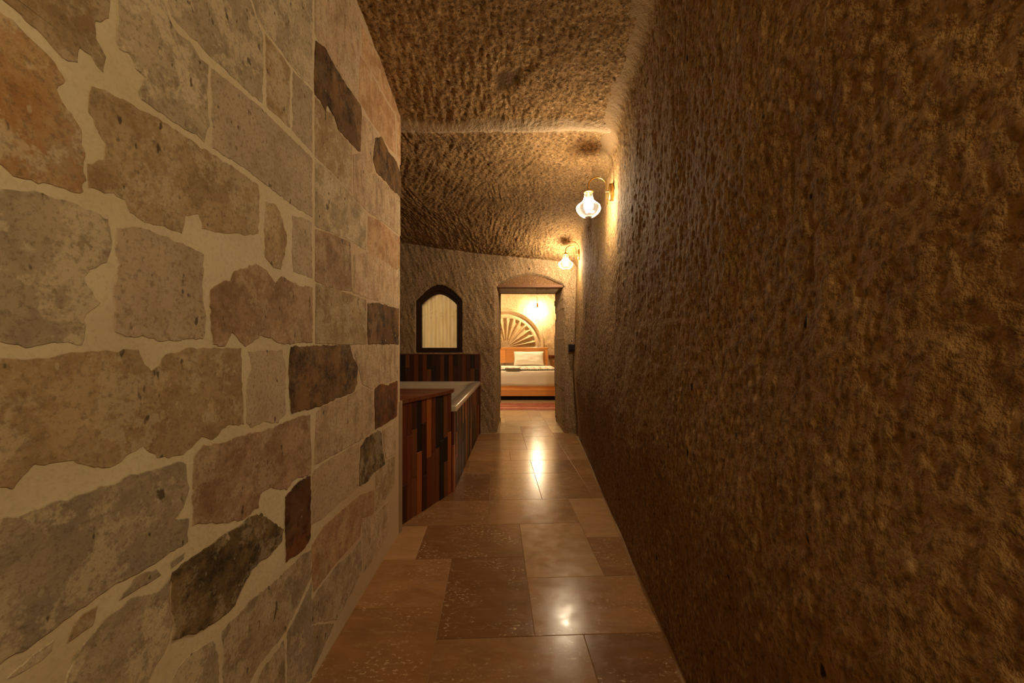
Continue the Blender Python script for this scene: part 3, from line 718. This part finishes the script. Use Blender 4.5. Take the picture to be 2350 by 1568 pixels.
# ------------------------------------------------------------------ wall lamps
def sconce(y, z, label, bulb):
    x = float(wall_x(y, z)) + .004
    g = 'brass wall lamps on the tuff wall'
    t = empty('wall_lamp', (x, y, z), label, 'lamp', g)
    ax, sx = x - .183, x - .054                      # shade axis, stem
    Vp, Fp = lathe([(0.001, x + .02), (.032, x + .02), (.032, x - .030), (.028, x - .036), (.001, x - .037)], y, 0, 20, axis='x')
    Vp = [(a, b, z + c * 2.0) for a, b, c in Vp]
    obj('wall_plate', Vp, Fp, M_BRASS, t, True)
    V, Fc = tube([(x - .03, y, z + .003), (sx - .004, y, z + .003)], .006); obj('bracket', V, Fc, M_BRASS, t, True)
    r = (sx - ax) / 2; top = z + .045
    pts = [(sx + .004, y, z - .093), (sx + .002, y, z - .03), (sx, y, top)] + [(ax + r + r * math.cos(a), y, top + .062 * math.sin(a)) for a in np.linspace(0, math.pi, 17)[1:]] + [(ax, y, z + .02)]
    V, Fc = tube(pts, .0052); obj('arm', V, Fc, M_BRASS, t, True)
    V, Fc = lathe([(.008, z + .026), (.013, z + .020), (.020, z + .012), (.034, z + .006), (.036, z - .001), (.034, z - .004), (.012, z - .004)], ax, y, 24); obj('shade_cap', V, Fc, M_BRASS, t, True)
    prof = [(.029, 0), (.030, -.02), (.033, -.04), (.041, -.058), (.055, -.074), (.072, -.086), (.084, -.098), (.0885, -.112), (.086, -.126), (.078, -.142), (.065, -.158), (.047, -.172), (.026, -.179)]
    V, Fc = lathe([(r_, z - .003 + d) for r_, d in prof], ax, y, 48, 8, .025); sh = obj('glass_shade', V, Fc[:-2], M_GLASS, t, True)
    bz = z - .098
    V, Fc = lathe([(.013, z - .006), (.013, z - .05), (.010, z - .055)], ax, y, 14); obj('bulb_holder', V, Fc, M_BRASS, t, True)
    pr = [(max(.001, .034 * math.sin(a)), bz + (.046 if a < 1.5 else .042) * math.cos(a)) for a in np.linspace(0, math.pi, 11)]
    V, Fc = lathe(pr, ax, y, 16); obj('bulb', V, Fc, bulb, t, True)
    return t
sconce(2.88, 2.30, 'brass wall lamp with ribbed glass shade, farther from the doorway', M_BULB)
sconce(4.83, 2.275, 'brass wall lamp with ribbed glass shade, next to the doorway', M_BULB)
sconce(-1.06, 2.30, 'brass wall lamp with ribbed glass shade at the corridor end', M_BULBB)

# light switch on the door pier
sx, sz = (1313 - CX) * 5.22 / F, H + (CY - 798) * 5.22 / F
sw = empty('light_switch', (sx, 5.25, sz - .043), 'small square black light switch on the pier right of the doorway', 'switch')
V, Fc = boxm(sx - .043, sx + .043, 5.205, 5.30, sz - .043, sz + .043, .004); obj('switch_plate', V, Fc, M_BLACK, sw)
V, Fc = boxm(sx - .028, sx + .028, 5.199, 5.21, sz - .028, sz + .028, .003); obj('rocker', V, Fc, M_BLACK, sw)

# ------------------------------------------------------------------ bedroom
BY = 10.62; FYB = FY + DDEEP
xs = np.arange(-2.3, 2.35, .0135); zs = np.arange(0, 2.75, .0135)
Xg, Zg = np.meshgrid(xs, zs, indexing='ij')
cxs, czs = -.16, 1.06
r = np.hypot(Xg - cxs, Zg - czs); a = np.arctan2(Zg - czs, Xg - cxs)
rough = .012 * vn(Xg * 2.4, Zg * 2.2, 3) + .007 * vn(Xg * 7, Zg * 7, 4) + .005 * vn((Xg + .4 * Zg) * 22, Zg * 7, 5) + .003 * vn(Xg * 45, Zg * 40, 6)
ins = (r < 1.04) & (Zg > czs - .3)
d = np.zeros_like(r)
d += -.055 * np.exp(-((r - .985) / .04) ** 2)      # proud rim
d += .05 * np.exp(-((r - .90) / .03) ** 2) - .012 * np.exp(-((r - .83) / .03) ** 2)
fl_ = .10 * (np.abs(np.sin(a * 14.5 + .3)) - .5)
d += np.where(r < .78, .035 + fl_ * np.clip(r / .6, .05, 1), .02 * (r < .93))
Yg = BY + rough * np.where(ins, .12, 1) + np.where(ins, d, 0)
o = grid('wall_bedroom', np.stack([Xg, Yg, Zg], -1), M_BEDW); tag(o, 'bedroom wall carved with a half-round sunburst relief', kind='structure')
sheet('wall_bedroom_left', (-2.2, FYB, 0), (-2.2, 10.7, 0), (-2.2, FYB, 2.75), 120, 80, M_BEDW, 'tuff side wall of the bedroom')
sheet('wall_bedroom_right', (2.25, FYB, 0), (2.25, 10.7, 0), (2.25, FYB, 2.75), 120, 80, M_BEDW, 'tuff side wall of the bedroom')
sheet('ceiling_bedroom', (-2.3, FYB - .05, 2.62), (2.35, FYB - .05, 2.62), (-2.3, 10.75, 2.62), 120, 120, M_BEDW, 'rough tuff ceiling of the bedroom')
parts = [boxm(-2.3, WX0 - .005, FYB - .03, FYB + .03, 0, 2.75), boxm(WX0 - .01, WX1 + .01, FYB - .03, FYB + .03, 0, WZ0 - .0),
         boxm(WX0 - .01, WX1 + .01, FYB - .03, FYB + .03, WAP, 2.75), boxm(WX1 + .005, DX0 - .02, FYB - .03, FYB + .03, 0, 2.75),
         boxm(DX0 - .03, DX1 + .03, FYB - .03, FYB + .03, DZ1 + .01, 2.75), boxm(DX1 + .02, 2.35, FYB - .03, FYB + .03, 0, 2.75)]
V, Fc = merge(*parts); tag(obj('wall_bedroom_front', V, Fc, M_BEDW), 'bedroom side of the doorway wall', kind='structure')

bed = empty('bed', (-.16, 9.3, 0), 'honey pine double bed with white bedding seen through the doorway', 'bed')
B0, B1, FR = -1.28, 1.02, 8.22
V, Fc = boxm(B0, B1, FR, FR + .04, .092, .198, .004); obj('foot_board', V, Fc, M_PINEX, bed)
V, Fc = boxm(B0, B1, FR + .003, FR + .043, .202, .312, .004); obj('foot_board', V, Fc, M_PINEX, bed)
for s in (0, 1):
    x = B0 if s == 0 else B1 - .04
    V, Fc = boxm(x, x + .04, FR + .04, 10.36, .092, .31, .004); obj('side_rail', V, Fc, M_PINEX, bed)
V, Fc = boxm(B0 + .15, B1 - .12, FR + .12, 10.3, 0, .10); obj('plinth', V, Fc, M_VOID, bed)
V, Fc = boxm(B0 + .045, B1 - .045, FR + .05, 10.35, .095, .33, .02); obj('mattress_base', V, Fc, M_LINEN, bed)
# bedding: puffed top, front drop with soft folds
xs = np.linspace(B0 - .01, B1 + .01, 90)
prof = [(10.34, .50), (10.34, .59), (10.1, .60), (9.6, .603), (9.0, .606), (8.6, .607), (8.32, .605), (8.25, .592), (8.212, .56), (8.205, .50), (8.20, .42), (8.198, .36), (8.20, .305), (8.225, .297)]
P = np.zeros((len(xs), len(prof), 3))
for j, (y, z) in enumerate(prof):
    P[:, j, 0] = xs; P[:, j, 1] = y + .008 * vn(xs * 5, np.full_like(xs, j * .6), 2) * (y < 8.3); P[:, j, 2] = z + .006 * vn(xs * 4, np.full_like(xs, j * .8), 3)
sd = np.clip(np.minimum(xs - xs[0], xs[-1] - xs) / .05, 0, 1)
P[:, :, 2] -= (.035 * (1 - sd) ** 2)[:, None]
P = np.concatenate([np.concatenate([P[:1, :, :2], np.full((1, len(prof), 1), .30)], -1), P, np.concatenate([P[-1:, :, :2], np.full((1, len(prof), 1), .30)], -1)], 0)
obj_bed = grid('duvet', P, M_LINEN, bed)
# headboard: frame, inset panels
HY = 10.36
V, Fc = boxm(B0 - .0, .935, HY, HY + .06, 1.005, 1.068, .006); hb = obj('headboard', V, Fc, M_PINEX, bed)
for x0, x1 in ((B0, B0 + .08), (.855, .935)):
    V, Fc = boxm(x0, x1, HY, HY + .06, 0, 1.004, .004); obj('headboard_post', V, Fc, M_PINEX, bed)
for x0, x1 in ((B0 + .082, -.165), (-.16, .853)):
    V, Fc = boxm(x0, x1, HY + .012, HY + .045, .66, 1.004, .003); obj('headboard_panel', V, Fc, M_PINEX, bed)
# pillows
def pillow(cx, label, g):
    n = 25; U, W = np.meshgrid(np.linspace(-1, 1, n), np.linspace(-1, 1, n), indexing='ij')
    prof = np.clip((1 - U ** 4) * (1 - W ** 4), 0, 1) ** .5
    hw, hh = .385 * (1 - .05 * (1 - W ** 2)), .195 * (1 - .07 * (1 - U ** 2))
    sheets = []
    tilt = math.radians(24)
    for s in (-1, 1):
        X = cx + U * hw; T = W * hh; D = s * .085 * prof + .006 * vn(U * 3 + cx, W * 3, 3)
        Z = .785 + T * math.cos(tilt) - D * math.sin(tilt) * -1 * 0 + 0; Y = 10.20 + T * math.sin(tilt) + D * math.cos(tilt)
        sheets.append(np.stack([X, Y, Z + D * -math.sin(tilt)], -1))
    V = np.concatenate([sheets[0].reshape(-1, 3), sheets[1].reshape(-1, 3)]); idx = np.arange(n * n).reshape(n, n)
    q = np.stack([idx[:-1, :-1], idx[1:, :-1], idx[1:, 1:], idx[:-1, 1:]], -1).reshape(-1, 4)
    o = obj('pillow', V, [tuple(i) for i in q.tolist()] + [tuple(i + n * n for i in f) for f in q.tolist()], M_LINEN, smooth=True)
    return tag(o, label, 'pillow', g)
pillow(.43, 'plump white pillow propped against the pine headboard under the hanging bulb', 'pillows on the bed')
pillow(-.72, 'plump white pillow propped at the other end of the pine headboard', 'pillows on the bed')
# throw with dark fringe across the foot of the bed
xs = np.linspace(-1.2, .98, 200); ts = np.linspace(0, 1, 16)
Xg, Tg = np.meshgrid(xs, ts, indexing='ij')
fold = .5 + .5 * np.sin(Xg * 46 + 2.5 * vn(Xg * 5, Tg, 2))
Yg = 8.415 + Tg * .48 + .02 * vn(Xg * 6, Tg * 3, 4)
Zg = .627 + (.016 + .030 * fold) * np.sin(np.clip(Tg * 1.15, 0, 1) * math.pi) ** .6
thr = empty('bed_throw', (-.1, 8.5, .60), 'rumpled white throw with dark fringe across the foot of the bed', 'blanket')
grid('cloth', np.stack([Xg, Yg, Zg], -1), M_LINEN, thr)
ms = []
for i in range(46):
    x = -1.18 + i * .047; ms.append(tube([(x, 8.425, .632), (x + .008 * rnd.uniform(-1, 1), 8.40, .628), (x + .012 * rnd.uniform(-1, 1), 8.378, .622)], .0055, 6))
V, Fc = merge(*ms); fr = obj('fringe', V, Fc, M_FRINGE, thr); fr['kind'] = 'stuff'
V, Fc = boxm(-.15, .17, 8.258, 8.37, .632, .664, .010)
cl = empty('folded_towel', (0, 8.3, .604), 'flat folded grey-brown towel on the foot of the bed', 'towel')
obj('towel_layer', V, Fc, M_GREYC, cl)
V, Fc = boxm(-.13, .165, 8.262, 8.368, .606, .633, .010); obj('towel_layer', V, Fc, M_GREYC, cl)

# rug
V, Fc = boxm(-1.1, 1.5, 7.08, 7.86, 0, .010, .003)
tag(obj('rug', V, Fc, M_RUG), 'red patterned kilim rug on the floor at the foot of the bed', 'rug')
# hanging bulbs
def pendant(x, label, y=10.33, z=2.035):
    t = empty('pendant_lamp', (x, y, 2.62), label, 'lamp', 'hanging bulbs in the bedroom')
    V, Fc = tube([(x, y, 2.63), (x, y, z + .10)], .004, 6); obj('cord', V, Fc, M_BRASS, t, True)
    V, Fc = lathe([(.006, z + .19), (.02, z + .17), (.024, z + .09), (.045, z + .075), (.048, z + .068), (.02, z + .066)], x, y, 20); obj('socket', V, Fc, M_BRASS, t, True)
    prof = [(.030, .07), (.034, .05), (.05, .02), (.078, 0), (.086, -.02), (.076, -.05), (.05, -.07)]
    V, Fc = lathe([(r_, z + d) for r_, d in prof], x, y, 32, 8, .05); obj('glass_shade', V, Fc[:-2], M_GLASS, t, True)
    pr = [(max(.001, .036 * math.sin(a)), z + .01 + .036 * math.cos(a)) for a in np.linspace(0, math.pi, 11)]
    V, Fc = lathe(pr, x, y, 16); obj('bulb', V, Fc, M_BULBR, t, True)
pendant(.657, 'bright hanging bulb with glass shade above the pillow under the sunburst relief rim')
pendant(-.96, 'added unseen hanging bulb with glass shade over the other side of the bed')  # twin bulb added out of view to help light the room
pendant(-1.15, 'added unseen hanging bulb with glass shade near the curtained window inside the bedroom', 7.45, 2.1)  # extra unseen bulb, added to brighten the curtain, bed front and threshold
# socket strip
ss = empty('socket_strip', (1.12, 10.6, .77), 'dark red socket strip on the wall beside the headboard', 'socket')
V, Fc = boxm(.975, 1.25, 10.575, 10.64, .775, .855, .004); obj('socket_plate', V, Fc, M_DKRED, ss)
for x in (1.035, 1.12, 1.205):
    V, Fc = lathe([(.018, -.01), (.026, -.01), (.026, .004), (.018, .004)], 0, 0, 16)
    obj('socket_ring', [(x + a, 10.572 + c, .815 + b) for a, b, c in V], Fc[:-2], M_BRASS if x < 1.05 else M_DKRED, ss)
# nightstand with dried flowers
ns = empty('nightstand', (1.36, 10.35, 0), 'small pine nightstand beside the bed', 'nightstand')
V, Fc = boxm(1.10, 1.62, 10.12, 10.55, .42, .45, .004); obj('top', V, Fc, M_PINEX, ns)
V, Fc = boxm(1.12, 1.60, 10.14, 10.54, .05, .42, .003); obj('body', V, Fc, M_PINEX, ns)
dr = obj('drawer', *boxm(1.14, 1.58, 10.125, 10.145, .25, .40, .003), M_PINEX, ns)
V, Fc = lathe([(.012, -.02), (.016, -.01), (.001, -.0)], 0, 0, 12); obj('knob', [(1.36 + a, 10.108 + c, .325 + b) for a, b, c in V], Fc, M_BRASS, dr)
for x in (1.14, 1.54):
    for y in (10.16, 10.48):
        V, Fc = boxm(x, x + .04, y, y + .04, 0, .06); obj('leg', V, Fc, M_PINEX, ns)
fb = empty('dried_flowers', (1.16, 10.3, .45), 'reddish dried flower bunch in a small pot beside the bed', 'flowers')
V, Fc = lathe([(.03, .45), (.045, .50), (.04, .55), (.03, .57)], 1.16, 10.3, 16); obj('pot', V, Fc, M_PLAST, fb, True)
ms = []
for i in range(26):
    a_, e, l = rnd.uniform(0, 6.28), rnd.uniform(.1, .75), rnd.uniform(.12, .22)
    p = (1.16 + l * math.sin(e) * math.cos(a_), 10.3 + l * math.sin(e) * math.sin(a_), .56 + l * math.cos(e))
    ms.append(tube([(1.16, 10.3, .56), p], .003, 5))
    ms.append(lathe([(.004, p[2] - .012), (.015, p[2]), (.004, p[2] + .012)], p[0], p[1], 8))
V, Fc = merge(*ms); f_ = obj('blossoms', V, Fc, M_FLOW, fb); f_['kind'] = 'stuff'
